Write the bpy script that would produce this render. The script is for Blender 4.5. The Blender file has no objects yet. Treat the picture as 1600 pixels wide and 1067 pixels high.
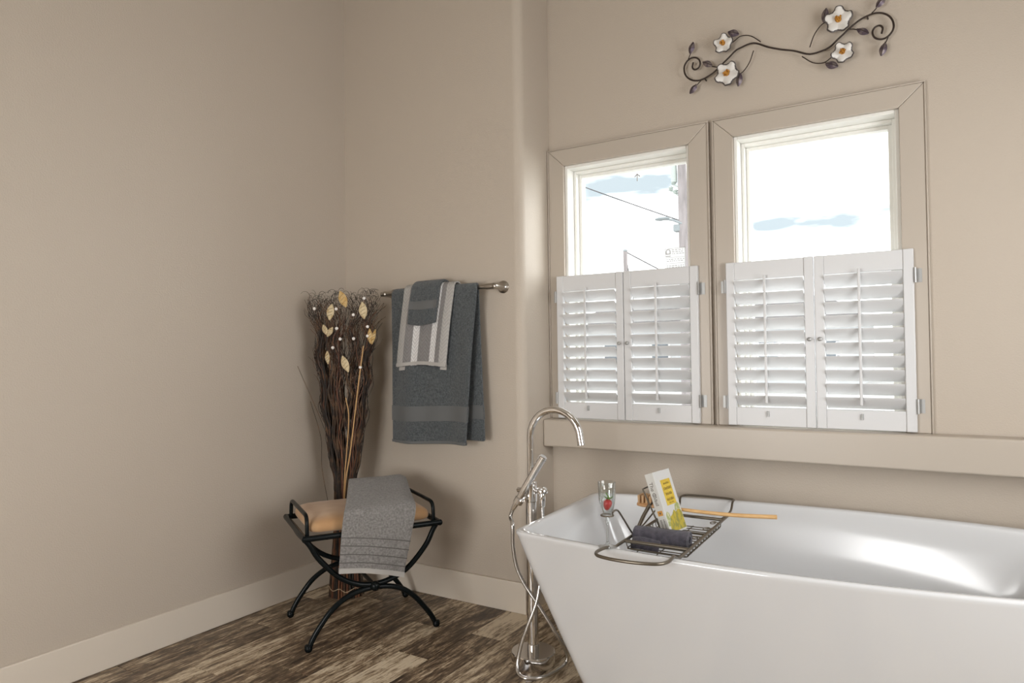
import bpy, bmesh, math, random
from mathutils import Vector, Matrix
random.seed(7)
PI = math.pi
scene = bpy.context.scene
COL = scene.collection

# ------------------------------------------------------------------ camera
cd = bpy.data.cameras.new('camera'); cam = bpy.data.objects.new('camera', cd); COL.objects.link(cam)
yaw, pit, rol = -0.55484, 0.018652, -0.013332
F = Vector((math.sin(yaw)*math.cos(pit), math.cos(yaw)*math.cos(pit), math.sin(pit)))
Rv = Vector((math.cos(yaw), -math.sin(yaw), 0)); Uv = Rv.cross(F)
R2 = math.cos(rol)*Rv + math.sin(rol)*Uv; U2 = -math.sin(rol)*Rv + math.cos(rol)*Uv
cam.matrix_world = Matrix(((R2.x, U2.x, -F.x, 2.7938), (R2.y, U2.y, -F.y, -2.7766), (R2.z, U2.z, -F.z, 1.2), (0, 0, 0, 1)))
cd.sensor_width = 36; cd.lens = 36*1086/1600; cd.clip_start = .02; cd.clip_end = 500
scene.camera = cam

# ------------------------------------------------------------------ world, daylight, exposure
world = bpy.data.worlds.new('sky'); scene.world = world; world.use_nodes = True
wn = world.node_tree; wn.nodes.clear()
def wnode(t, **k):
    n = wn.nodes.new(t)
    for a, b in k.items(): setattr(n, a, b)
    return n
tc = wnode('ShaderNodeTexCoord'); mp = wnode('ShaderNodeMapping'); mp.inputs['Scale'].default_value = (2.2, 2.2, 9); mp.inputs['Location'].default_value = (.35, .1, .55)
nz = wnode('ShaderNodeTexNoise'); nz.inputs['Scale'].default_value = 1.6; nz.inputs['Detail'].default_value = 5
rp = wnode('ShaderNodeValToRGB'); rp.color_ramp.elements[0].position = .36; rp.color_ramp.elements[0].color = (.25, .288, .31, 1)
rp.color_ramp.elements[1].position = .47; rp.color_ramp.elements[1].color = (1.0, 1.0, 1.0, 1)
bg = wnode('ShaderNodeBackground'); bg.inputs['Strength'].default_value = 3.6
wo = wnode('ShaderNodeOutputWorld')
for a, b in ((tc.outputs['Generated'], mp.inputs['Vector']), (mp.outputs[0], nz.inputs['Vector']), (nz.outputs['Fac'], rp.inputs[0]), (rp.outputs[0], bg.inputs[0]), (bg.outputs[0], wo.inputs[0])):
    wn.links.new(a, b)

def area(name, loc, target, sx, sy, energy, col):
    l = bpy.data.lights.new(name, 'AREA'); l.shape = 'RECTANGLE'; l.size = sx; l.size_y = sy; l.energy = energy; l.color = col
    o = bpy.data.objects.new(name, l); COL.objects.link(o); o.location = loc
    o.rotation_euler = (Vector(target)-Vector(loc)).to_track_quat('-Z', 'Y').to_euler(); return o
# daylight standing in the tall window of the wall behind the camera
area('daylight_opposite_window', (1.35, -4.27, 1.0), (1.35, 0, .75), 1.25, 1.15, 56, (1, .99, .98))
# added weak fill from above the middle of the room, no real fixture
area('ceiling_fill_light', (2.3, -2.3, 3.2), (2.3, -2.3, 0), .9, .9, 4, (1, .96, .91))
# daylight standing in the window of the right-hand wall
area('daylight_right_window', (3.87, -1.15, 1.5), (0, -1.15, 1.5), 1.25, 1.35, 30, (.97, .985, 1))
# daylight falling through the two windows over the tub
area('daylight_tub_window', (4.7, 2.7, 2.3), (1.6, .35, 1.5), 3.6, 3.2, 400, (.95, .98, 1))

scene.view_settings.view_transform = 'Standard'; scene.view_settings.look = 'None'
scene.view_settings.gamma = 1; scene.view_settings.use_curve_mapping = False
scene.view_settings.exposure = -0.07

# ------------------------------------------------------------------ mesh helpers
def cr(pts, n=6, closed=False):
    """Catmull-Rom through points"""
    P = [Vector(p) for p in pts]; out = []
    m = len(P); rng = m if closed else m-1
    for i in range(rng):
        if closed: a, b, c, d = P[(i-1) % m], P[i], P[(i+1) % m], P[(i+2) % m]
        else:
            b, c = P[i], P[i+1]; a = P[i-1] if i else b*2-c; d = P[i+2] if i+2 < m else c*2-b
        for k in range(n):
            t = k/n
            out.append(.5*((2*b)+(c-a)*t+(2*a-5*b+4*c-d)*t*t+(3*b-a-3*c+d)*t**3))
    if not closed: out.append(P[-1])
    return out
class G:
    def __init__(s): s.v = []; s.f = []; s.uv = {}; s.weld = False
    def box(s, x0, x1, y0, y1, z0, z1):
        b = len(s.v); s.v += [(x, y, z) for x in (x0, x1) for y in (y0, y1) for z in (z0, z1)]
        s.f += [tuple(b+i for i in q) for q in ((0, 1, 3, 2), (4, 6, 7, 5), (0, 4, 5, 1), (2, 3, 7, 6), (0, 2, 6, 4), (1, 5, 7, 3))]; return s
    def prism(s, poly, h0, h1, ax=2):
        """extrude a polygon (list of 2-tuples) along axis ax"""
        b = len(s.v); n = len(poly)
        def mk(p, h): return (p[0], p[1], h) if ax == 2 else ((p[0], h, p[1]) if ax == 1 else (h, p[0], p[1]))
        s.v += [mk(p, h0) for p in poly]+[mk(p, h1) for p in poly]
        s.f += [tuple(b+i for i in range(n))[::-1], tuple(b+n+i for i in range(n))]
        s.f += [(b+i, b+(i+1) % n, b+n+(i+1) % n, b+n+i) for i in range(n)]; return s
    def tube(s, pts, r, n=10, closed=False, flat=1.0):
        P = [Vector(p) for p in pts]; m = len(P); b = len(s.v)
        T = []
        for i in range(m):
            if closed: t = P[(i+1) % m]-P[i-1]
            else: t = P[min(i+1, m-1)]-P[max(i-1, 0)]
            T.append(t.normalized())
        up = Vector((0, 0, 1)) if abs(T[0].z) < .9 else Vector((1, 0, 0))
        N = (up-T[0]*up.dot(T[0])).normalized()
        for i in range(m):
            N = (N-T[i]*N.dot(T[i])).normalized(); B = T[i].cross(N)
            ri = r(i/(m-1)) if callable(r) else r
            for k in range(n):
                a = 2*PI*k/n; s.v.append(tuple(P[i]+N*(math.cos(a)*ri*flat)+B*(math.sin(a)*ri)))
        for i in range(m if closed else m-1):
            for k in range(n):
                i2 = (i+1) % m
                s.f.append((b+i*n+k, b+i*n+(k+1) % n, b+i2*n+(k+1) % n, b+i2*n+k))
        if not closed:
            s.f.append(tuple(b+k for k in range(n))[::-1]); s.f.append(tuple(b+(m-1)*n+k for k in range(n)))
        return s
    def lathe(s, prof, c=(0, 0, 0), axis=(0, 0, 1), n=24):
        """profile of (radius, height) turned about axis at c"""
        q = Vector((0, 0, 1)).rotation_difference(Vector(axis).normalized()); c = Vector(c); b = len(s.v); s.weld = True
        for r, h in prof:
            for k in range(n):
                a = 2*PI*k/n; s.v.append(tuple(c+q @ Vector((r*math.cos(a), r*math.sin(a), h))))
        for i in range(len(prof)-1):
            for k in range(n): s.f.append((b+i*n+k, b+i*n+(k+1) % n, b+(i+1)*n+(k+1) % n, b+(i+1)*n+k))
        if prof[0][0] > 1e-5: s.f.append(tuple(b+k for k in range(n))[::-1])
        if prof[-1][0] > 1e-5: s.f.append(tuple(b+(len(prof)-1)*n+k for k in range(n)))
        return s
    def ball(s, c, r, n=12, sz=1):
        return s.lathe([(max(1e-6, r*math.sin(PI*i/8)), -r*sz*math.cos(PI*i/8)) for i in range(9)], c, n=n)
    def grid(s, fn, nu, nv):
        b = len(s.v)
        for j in range(nv+1):
            for i in range(nu+1):
                s.uv[len(s.v)] = (i/nu, j/nv); s.v.append(tuple(fn(i/nu, j/nv)))
        for j in range(nv):
            for i in range(nu):
                a = b+j*(nu+1)+i; s.f.append((a, a+1, a+nu+2, a+nu+1))
        return s
    def loft(s, rings, cap0=True, cap1=True):
        b = len(s.v); n = len(rings[0])
        for r in rings: s.v += [tuple(p) for p in r]
        for i in range(len(rings)-1):
            for k in range(n): s.f.append((b+i*n+k, b+i*n+(k+1) % n, b+(i+1)*n+(k+1) % n, b+(i+1)*n+k))
        if cap0: s.f.append(tuple(b+k for k in range(n))[::-1])
        if cap1: s.f.append(tuple(b+(len(rings)-1)*n+k for k in range(n)))
        return s
    def mesh(s, name, shift=(0, 0, 0), sharp=38):
        me = bpy.data.meshes.new(name)
        sh = Vector(shift)
        me.from_pydata([tuple(Vector(v)-sh) for v in s.v], [], s.f)
        bm = bmesh.new(); bm.from_mesh(me)
        if s.weld: bmesh.ops.remove_doubles(bm, verts=bm.verts, dist=1e-5)
        bmesh.ops.recalc_face_normals(bm, faces=bm.faces)
        for e in bm.edges:
            if len(e.link_faces) != 2 or e.calc_face_angle(0) > math.radians(sharp): e.smooth = False
        for f in bm.faces: f.smooth = True
        bm.to_mesh(me); bm.free()
        if s.uv:
            ul = me.uv_layers.new(name='UVMap')
            for lp in me.loops: ul.data[lp.index].uv = s.uv.get(lp.vertex_index, (0, 0))
        return me
    def build(s, name, mat, parent=None, bevel=0, seg=2, sub=0, solid=0, sharp=38):
        sh = parent_world(parent) if parent else (0, 0, 0)
        o = bpy.data.objects.new(name, s.mesh(name, sh, sharp)); COL.objects.link(o)
        o.data.materials.append(M[mat])
        if parent: o.parent = parent
        if solid:
            m = o.modifiers.new('solid', 'SOLIDIFY'); m.thickness = solid; m.offset = 0
        if bevel:
            m = o.modifiers.new('bevel', 'BEVEL'); m.width = bevel; m.segments = seg; m.limit_method = 'ANGLE'; m.angle_limit = math.radians(35); m.harden_normals = False
        if sub:
            m = o.modifiers.new('sub', 'SUBSURF'); m.levels = sub; m.render_levels = sub
        return o
def parent_world(p):
    """world offset for parts given in world coordinates; rotated things keep local coordinates"""
    v = Vector((0, 0, 0))
    while p:
        if p.get('_local'): return Vector((0, 0, 0))
        v += p.location; p = p.parent
    return v
def tag(o, label=None, cat=None, group=None, kind=None):
    for k, v in (('label', label), ('category', cat), ('group', group), ('kind', kind)):
        if v: o[k] = v
    return o
def thing(name, loc, label=None, cat=None, group=None, kind=None, rot=None):
    o = bpy.data.objects.new(name, None); COL.objects.link(o); o.location = loc; o.empty_display_size = .05
    if rot: o.rotation_euler = rot; o['_local'] = 1
    return tag(o, label, cat, group, kind)
def copy_tree(o, parent=None):
    c = o.copy(); COL.objects.link(c); c.parent = parent
    for ch in list(o.children): copy_tree(ch, c)
    return c

# ------------------------------------------------------------------ materials
M = {}
def mat(name, col, rough=.5, metal=0, spec=.5, bump=None, vary=None, trans=0, coat=0, sheen=0):
    m = bpy.data.materials.new(name); m.use_nodes = True; nt = m.node_tree; b = nt.nodes['Principled BSDF']
    b.inputs['Base Color'].default_value = (*col, 1); b.inputs['Roughness'].default_value = rough; b.inputs['Metallic'].default_value = metal
    b.inputs['Specular IOR Level'].default_value = spec
    if trans: b.inputs['Transmission Weight'].default_value = trans
    if coat: b.inputs['Coat Weight'].default_value = coat; b.inputs['Coat Roughness'].default_value = .06
    if sheen: b.inputs['Sheen Weight'].default_value = sheen; b.inputs['Sheen Roughness'].default_value = .5
    tcn = nt.nodes.new('ShaderNodeTexCoord')
    if vary:   # (scale, second colour, lo, hi[, stretch])
        n = nt.nodes.new('ShaderNodeTexNoise'); n.inputs['Scale'].default_value = vary[0]; n.inputs['Detail'].default_value = 4
        r = nt.nodes.new('ShaderNodeValToRGB'); r.color_ramp.elements[0].position = vary[2]; r.color_ramp.elements[1].position = vary[3]
        r.color_ramp.elements[0].color = (*col, 1); r.color_ramp.elements[1].color = (*vary[1], 1)
        src = tcn.outputs['Object']
        if len(vary) > 4:
            mpn = nt.nodes.new('ShaderNodeMapping'); mpn.inputs['Scale'].default_value = vary[4]; nt.links.new(src, mpn.inputs[0]); src = mpn.outputs[0]
        nt.links.new(src, n.inputs['Vector']); nt.links.new(n.outputs['Fac'], r.inputs[0]); nt.links.new(r.outputs[0], b.inputs['Base Color'])
    if bump:   # (scale, strength, distance)
        n2 = nt.nodes.new('ShaderNodeTexNoise'); n2.inputs['Scale'].default_value = bump[0]; n2.inputs['Detail'].default_value = 3
        bp = nt.nodes.new('ShaderNodeBump'); bp.inputs['Strength'].default_value = bump[1]; bp.inputs['Distance'].default_value = bump[2]
        nt.links.new(tcn.outputs['Object'], n2.inputs['Vector']); nt.links.new(n2.outputs['Fac'], bp.inputs['Height']); nt.links.new(bp.outputs[0], b.inputs['Normal'])
    M[name] = m; return m
WALL = (.49, .425, .352)
mat('wall', WALL, .55, bump=(170, .35, .003), spec=.35)
mat('ceiling', (.5, .46, .40), .8, bump=(120, .3, .003))
mat('trim', (.66, .59, .50), .38)
mat('casing', (.47, .412, .345), .35)
mat('vinyl', (.80, .79, .74), .3)
mat('shutter', (.64, .64, .64), .38)
mat('tub', (.665, .672, .68), .12, coat=.6)
mat('chrome', (.78, .77, .76), .07, 1)
mat('chrome_soft', (.62, .61, .6), .22, 1)
mat('nickel', (.42, .385, .34), .28, 1)
mat('bronze', (.19, .165, .13), .34, .85)
mat('iron', (.004, .006, .0065), .27, .0, spec=.16)
mat('iron_scroll', (.035, .022, .016), .45, .4)
mat('suede', (.44, .25, .115), .85, vary=(9, (.55, .345, .18), .35, .7), bump=(60, .3, .002), sheen=.3)
mat('terry_charcoal', (.040, .049, .054), .95, vary=(125, (.115, .129, .135), .30, .70), bump=(260, 1, .006), sheen=.25)
mat('terry_band', (.118, .122, .122), .8, bump=(600, .4, .002), sheen=.1)
mat('terry_grey', (.16, .15, .143), .95, vary=(125, (.32, .305, .29), .30, .70), bump=(260, 1, .006), sheen=.25)
mat('terry_seam', (.12, .11, .105), .95)
mat('terry_hem', (.42, .40, .375), .85, bump=(500, .4, .002))
mat('terry_violet', (.04, .037, .05), .95, vary=(60, (.10, .09, .115), .3, .7), bump=(420, 1, .004), sheen=.2)
mat('twig', (.032, .019, .011), .65, vary=(16, (.17, .088, .038), .46, .68))
mat('twig_dark', (.018, .013, .010), .7)
mat('twig_red', (.11, .036, .018), .6, vary=(20, (.20, .09, .04), .4, .7))
mat('straw', (.50, .30, .13), .6)
mat('leaf_cream', (.64, .52, .32), .6, vary=(60, (.48, .34, .16), .5, .7))
mat('leaf_gold', (.55, .34, .11), .6, vary=(60, (.62, .47, .24), .4, .7))
mat('pearl', (.82, .78, .74), .25)
mat('wood_handle', (.62, .36, .14), .42, vary=(30, (.74, .47, .21), .3, .7, (1, 6, 6)))
mat('wood_head', (.55, .29, .13), .5, vary=(30, (.66, .38, .18), .3, .7, (1, 6, 6)))
mat('bristle', (.62, .40, .22), .7)
mat('book_white', (.68, .67, .63), .35)
mat('book_cover', (.62, .62, .605), .3)
mat('pages', (.72, .66, .54), .8, bump=(300, .4, .001))
mat('book_gold', (.62, .42, .035), .4, vary=(40, (.70, .52, .07), .35, .65))
mat('book_art', (.50, .40, .05), .4, vary=(55, (.28, .27, .07), .45, .6))
mat('book_art_green', (.36, .40, .16), .4, vary=(70, (.6, .58, .4), .5, .6))
mat('book_orange', (.62, .30, .06), .4)
mat('ink', (.12, .10, .08), .6)
mat('ink_gold', (.20, .13, .03), .6)
mat('strawberry', (.55, .02, .03), .3, vary=(180, (.75, .10, .06), .55, .7), bump=(220, .5, .002))
mat('leaf_green', (.12, .26, .03), .5)
mat('petal', (.70, .68, .64), .45, bump=(160, .5, .002))
mat('petal_rim', (.10, .085, .08), .5, .3)
mat('amber', (.52, .24, .03), .3, .3, vary=(150, (.22, .08, .01), .5, .65))
mat('leaf_metal', (.10, .075, .095), .45, .5, vary=(60, (.24, .20, .19), .45, .65))
mat('hinge', (.40, .40, .39), .45, .7)
mat('paper', (.86, .85, .84), .6)
mat('print_grey', (.42, .40, .39), .6)
mat('pole_wood', (.23, .21, .21), .8, vary=(6, (.33, .30, .30), .4, .6, (1, 1, .2)))
mat('cable', (.06, .06, .065), .7)
mat('lamp_grey', (.26, .29, .30), .5)
mat('insulator', (.40, .45, .42), .4)
mat('asphalt', (.45, .45, .44), .9, vary=(2, (.42, .41, .39), .4, .6))
mat('siding', (.52, .53, .54), .7)
mat('siding_trim', (.75, .75, .74), .6)
mat('far_glass', (.10, .12, .14), .1)
mat('roof', (.16, .15, .15), .8)
mat('grout', (.055, .045, .036), .9)
mat('tie', (.55, .42, .27), .7)
mat('rubber', (.02, .02, .02), .6)

def glass(name, tint, thin=True):
    m = bpy.data.materials.new(name); m.use_nodes = True; nt = m.node_tree; nt.nodes.clear()
    o = nt.nodes.new('ShaderNodeOutputMaterial'); mx = nt.nodes.new('ShaderNodeMixShader'); t = nt.nodes.new('ShaderNodeBsdfTransparent'); g = nt.nodes.new('ShaderNodeBsdfGlossy')
    t.inputs[0].default_value = (*tint, 1); g.inputs['Roughness'].default_value = .02
    lw = nt.nodes.new('ShaderNodeLayerWeight'); lw.inputs['Blend'].default_value = .25 if thin else .42
    mt = nt.nodes.new('ShaderNodeMath'); mt.operation = 'MULTIPLY_ADD'; mt.inputs[1].default_value = .5 if thin else .6; mt.inputs[2].default_value = .04
    nt.links.new(lw.outputs['Facing'], mt.inputs[0]); nt.links.new(mt.outputs[0], mx.inputs[0])
    nt.links.new(t.outputs[0], mx.inputs[1]); nt.links.new(g.outputs[0], mx.inputs[2]); nt.links.new(mx.outputs[0], o.inputs[0]); M[name] = m
m = bpy.data.materials.new('paper'); m.use_nodes = True; nt = m.node_tree; nt.nodes.clear()
_o = nt.nodes.new('ShaderNodeOutputMaterial'); _x = nt.nodes.new('ShaderNodeMixShader'); _d = nt.nodes.new('ShaderNodeBsdfDiffuse'); _t = nt.nodes.new('ShaderNodeBsdfTranslucent')
_d.inputs[0].default_value = (.85, .85, .85, 1); _t.inputs[0].default_value = (.85, .85, .85, 1); _x.inputs[0].default_value = .65
nt.links.new(_d.outputs[0], _x.inputs[1]); nt.links.new(_t.outputs[0], _x.inputs[2]); nt.links.new(_x.outputs[0], _o.inputs[0]); M['paper'] = m
glass('pane', (.97, .98, .98)); glass('flute', (.93, .95, .95), False)

def plank_mat():
    m = bpy.data.materials.new('plank'); m.use_nodes = True; nt = m.node_tree; b = nt.nodes['Principled BSDF']; L = nt.links.new
    N = nt.nodes.new
    tcn = N('ShaderNodeTexCoord'); oi = N('ShaderNodeObjectInfo')
    sc_ = N('ShaderNodeVectorMath'); sc_.operation = 'SCALE'; sc_.inputs[0].default_value = (7.3, 13.1, 3.7); L(oi.outputs['Random'], sc_.inputs['Scale'])
    ad = N('ShaderNodeVectorMath'); L(tcn.outputs['Object'], ad.inputs[0]); L(sc_.outputs[0], ad.inputs[1])
    def noise(scale, stretch, det, dist=0):
        mp_ = N('ShaderNodeMapping'); mp_.inputs['Scale'].default_value = stretch; L(ad.outputs[0], mp_.inputs[0])
        n = N('ShaderNodeTexNoise'); n.inputs['Scale'].default_value = scale; n.inputs['Detail'].default_value = det; n.inputs['Roughness'].default_value = .74; n.inputs['Distortion'].default_value = dist; L(mp_.outputs[0], n.inputs['Vector']); return n.outputs['Fac']
    coarse = noise(3.2, (6, 1.1, 1), 5, .6); fine = noise(9, (12, 1.1, 1), 8, .2); spot = noise(11, (2.4, 1, 1), 8, 1.2)
    # tone = object colour (how pale the plank is) + streaks
    sep = N('ShaderNodeSeparateColor'); L(oi.outputs['Color'], sep.inputs[0])
    def math_(op, a, c):
        n = N('ShaderNodeMath'); n.operation = op
        for i, x in enumerate((a, c)):
            if isinstance(x, (int, float)): n.inputs[i].default_value = x
            else: L(x, n.inputs[i])
        return n.outputs[0]
    t = math_('ADD', math_('MULTIPLY', math_('SUBTRACT', coarse, .5), 2.0), math_('MULTIPLY', math_('SUBTRACT', fine, .5), 2.2))
    t = math_('ADD', t, math_('MULTIPLY', math_('SUBTRACT', spot, .5), 1.3))
    t = math_('ADD', math_('ADD', t, sep.outputs[0]), .11)
    r = N('ShaderNodeValToRGB'); e = r.color_ramp.elements
    e[0].position = .0; e[0].color = (.038, .025, .016, 1); e[1].position = 1.0; e[1].color = (.68, .575, .425, 1)
    for p, c in ((.25, (.082, .055, .034)), (.45, (.155, .107, .067)), (.6, (.27, .197, .125)), (.76, (.46, .365, .25))):
        x = e.new(p); x.color = (*c, 1)
    L(t, r.inputs[0])
    # reddish rust patches
    mx = N('ShaderNodeMix'); mx.data_type = 'RGBA'; mx.blend_type = 'MIX'
    rr = N('ShaderNodeValToRGB'); rr.color_ramp.elements[0].position = .58; rr.color_ramp.elements[1].position = .72; rr.color_ramp.elements[1].color = (.45, .45, .45, 1)
    L(noise(4.1, (3.5, .8, 1), 4, .5), rr.inputs[0]); L(rr.outputs[0], mx.inputs['Factor']); L(r.outputs[0], mx.inputs['A']); mx.inputs['B'].default_value = (.19, .095, .05, 1)
    L(mx.outputs['Result'], b.inputs['Base Color'])
    b.inputs['Roughness'].default_value = .42
    bp = N('ShaderNodeBump'); bp.inputs['Strength'].default_value = .25; bp.inputs['Distance'].default_value = .002; L(fine, bp.inputs['Height']); L(bp.outputs[0], b.inputs['Normal'])
    M['plank'] = m
plank_mat()

def striped_mat():
    """striped jacquard hand towel, stripes run along its length (UV u)"""
    m = bpy.data.materials.new('striped'); m.use_nodes = True; nt = m.node_tree; b = nt.nodes['Principled BSDF']; L = nt.links.new; N = nt.nodes.new
    uv = N('ShaderNodeUVMap'); uv.uv_map = 'UVMap'; sx = N('ShaderNodeSeparateXYZ'); L(uv.outputs[0], sx.inputs[0])
    r = N('ShaderNodeValToRGB'); r.color_ramp.interpolation = 'CONSTANT'; e = r.color_ramp.elements
    lt = (.44, .425, .40, 1); gr = (.205, .195, .19, 1); wh = (.74, .73, .72, 1)
    e[0].position = 0; e[0].color = lt; e[1].position = .14; e[1].color = gr
    for p, c in ((.29, wh), (.42, gr), (.66, wh), (.77, gr), (.86, lt)):
        x = e.new(p); x.color = c
    L(sx.outputs[0], r.inputs[0])
    # herringbone: slanted lines whose slant flips between columns
    def mth(op, a, c=0):
        n = N('ShaderNodeMath'); n.operation = op
        for i, x in enumerate((a, c)):
            if isinstance(x, (int, float)): n.inputs[i].default_value = x
            else: L(x, n.inputs[i])
        return n.outputs[0]
    zig = mth('PINGPONG', sx.outputs[0], .07)
    ph = mth('ADD', mth('MULTIPLY', sx.outputs[1], 270), mth('MULTIPLY', zig, 130))
    s_ = mth('MULTIPLY_ADD', mth('SINE', ph), .5); nt.nodes[-1].inputs[2].default_value = .5
    mx = N('ShaderNodeMix'); mx.data_type = 'RGBA'; mx.blend_type = 'MULTIPLY'
    rr = N('ShaderNodeMapRange'); rr.inputs['To Min'].default_value = 0; rr.inputs['To Max'].default_value = .75; L(s_, rr.inputs[0])
    L(rr.outputs[0], mx.inputs['Factor']); L(r.outputs[0], mx.inputs['A']); mx.inputs['B'].default_value = (.55, .55, .55, 1)
    mx2 = N('ShaderNodeMix'); mx2.data_type = 'RGBA'; mx2.blend_type = 'SCREEN'
    L(mth('MULTIPLY', rr.outputs[0], .5), mx2.inputs['Factor']); L(mx.outputs['Result'], mx2.inputs['A']); mx2.inputs['B'].default_value = (.3, .3, .3, 1)
    L(mx2.outputs['Result'], b.inputs['Base Color']); b.inputs['Roughness'].default_value = .9
    bp = N('ShaderNodeBump'); bp.inputs['Strength'].default_value = .6; bp.inputs['Distance'].default_value = .002; L(s_, bp.inputs['Height']); L(bp.outputs[0], b.inputs['Normal'])
    M['striped'] = m
striped_mat()

# ------------------------------------------------------------------ room shell
XR, YS, ZC, D, LB = 3.9, -4.3, 3.35, .278, 1.133     # right wall, wall behind camera, ceiling, window-wall plane, end of towel wall
fl = tag(G().box(-.1, XR+.1, YS-.1, .5, -.06, -.006).build('floor', 'grout'), kind='structure')
tag(G().box(-.1, XR+.1, YS-.1, .6, ZC, ZC+.1).build('ceiling', 'ceiling'), kind='structure')
tag(G().box(-.12, 0, YS-.1, .5, -.01, ZC).build('wall_left', 'wall'), kind='structure')
g = G(); g.box(XR, XR+.12, YS-.1, -1.8, -.01, ZC); g.box(XR, XR+.12, -.5, .5, -.01, ZC); g.box(XR, XR+.12, -1.8, -.5, -.01, .8); g.box(XR, XR+.12, -1.8, -.5, 2.2, ZC)
tag(g.build('wall_right', 'wall'), kind='structure')
RB = .045
poly = [(-.0, 0)]+[(LB-RB+RB*math.sin(a), RB-RB*math.cos(a)) for a in [PI/2*i/10 for i in range(11)]]+[(LB, .5), (-.0, .5)]
tag(G().prism(poly, -.01, ZC).build('wall_back', 'wall'), kind='structure')
# window wall with two openings
OW = [(1.223, 1.848), (2.043, 2.668)]; OZ0, OZ1 = .883, 2.126; WT = .17
g = G()
g.box(LB, XR, D, D+WT, -.01, OZ0); g.box(LB, XR, D, D+WT, OZ1, ZC)
xs = [LB, OW[0][0], OW[0][1], OW[1][0], OW[1][1], XR]
for i in (0, 2, 4): g.box(xs[i], xs[i+1], D, D+WT, OZ0, OZ1)
tag(g.build('wall_window', 'wall'), kind='structure')
# wall behind the camera with its window opening
g = G(); g.box(0, .7, YS-.1, YS, -.01, ZC); g.box(2.0, XR, YS-.1, YS, -.01, ZC); g.box(.7, 2.0, YS-.1, YS, -.01, .45); g.box(.7, 2.0, YS-.1, YS, 1.65, ZC)
tag(g.build('wall_front', 'wall'), kind='structure')
# chunky ledge under the windows
tag(G().box(LB, XR, D-.1, D+.0, .752, .883).build('trim_1', 'casing', bevel=.008, seg=3), kind='structure')
# baseboards
BH, BT = .142, .015
tag(G().box(0, BT, YS, -BT, 0, BH).build('baseboard_left', 'trim', bevel=.004), kind='structure')
tag(G().box(BT*0, LB+.004, -BT, 0, 0, BH).box(LB, LB+.006, -BT, D, 0, BH).build('baseboard_back', 'trim', bevel=.003), kind='structure')
tag(G().box(LB+.006, XR, D-BT, D, 0, BH).build('baseboard_window', 'trim', bevel=.003), kind='structure')

# floor planks
PW, P0 = .151, .887
rows = range(-6, 20)
known = {0: -.605, 1: -.31, -2: -.945, -1: -.33, -3: -.53, -4: -.20, 2: -.75, 3: -.45, -5: -.70, -6: -.35}
tones = {(1, 0): .80, (0, 0): .24, (0, -1): .74, (1, -1): .28, (-1, 0): .50, (-1, -1): .60, (-2, 0): .36, (-3, 0): .30, (-3, 1): .26, (-2, 1): .34, (2, 0): .50, (2, -1): .58, (-4, 0): .33, (-4, 1): .38, (3, 0): .60, (-5, 0): .40}
rng = random.Random(3)
cache = {}
for r in rows:
    x0 = P0+PW*r; x1 = x0+PW
    if x1 < 0 or x0 > XR: continue
    x0c, x1c = max(x0, .0), min(x1, XR)
    j = known.get(r, -rng.random()*.9)
    seg = []; y1 = j; y = j
    ends = [.27 if x1 > LB+.05 else -.001]
    while y > ends[0]: y -= .915
    k = 0; cur = ends[0]; cut = j
    lst = []
    while cut > YS:
        lst.append((cut, cur)); cur = cut; cut -= .915
    lst.append((YS, cur))
    for k, (a, b_) in enumerate(lst):
        if b_-a < .01: continue
        key = (round(b_-a, 4), round(x1c-x0c, 4)); L_ = (b_-a)/2-.0009; W_ = (x1c-x0c)/2-.0009
        if key not in cache:
            gg = G(); e_ = .0012
            gg.loft([[(sx*(W_-i), sy*(L_-i), z) for sx, sy in ((-1, -1), (1, -1), (1, 1), (-1, 1))] for i, z in ((0, -.006), (0, -e_), (e_, 0))])
            cache[key] = gg.mesh('plank', sharp=20); cache[key].materials.append(M['plank'])
        o = bpy.data.objects.new('plank', cache[key]); COL.objects.link(o); o.parent = fl; o.location = ((x0c+x1c)/2, (a+b_)/2, 0)
        tn = tones.get((r, -k), rng.choice((.30, .36, .42, .5, .58, .66)))
        o.color = (tn, tn, tn, 1)

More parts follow.
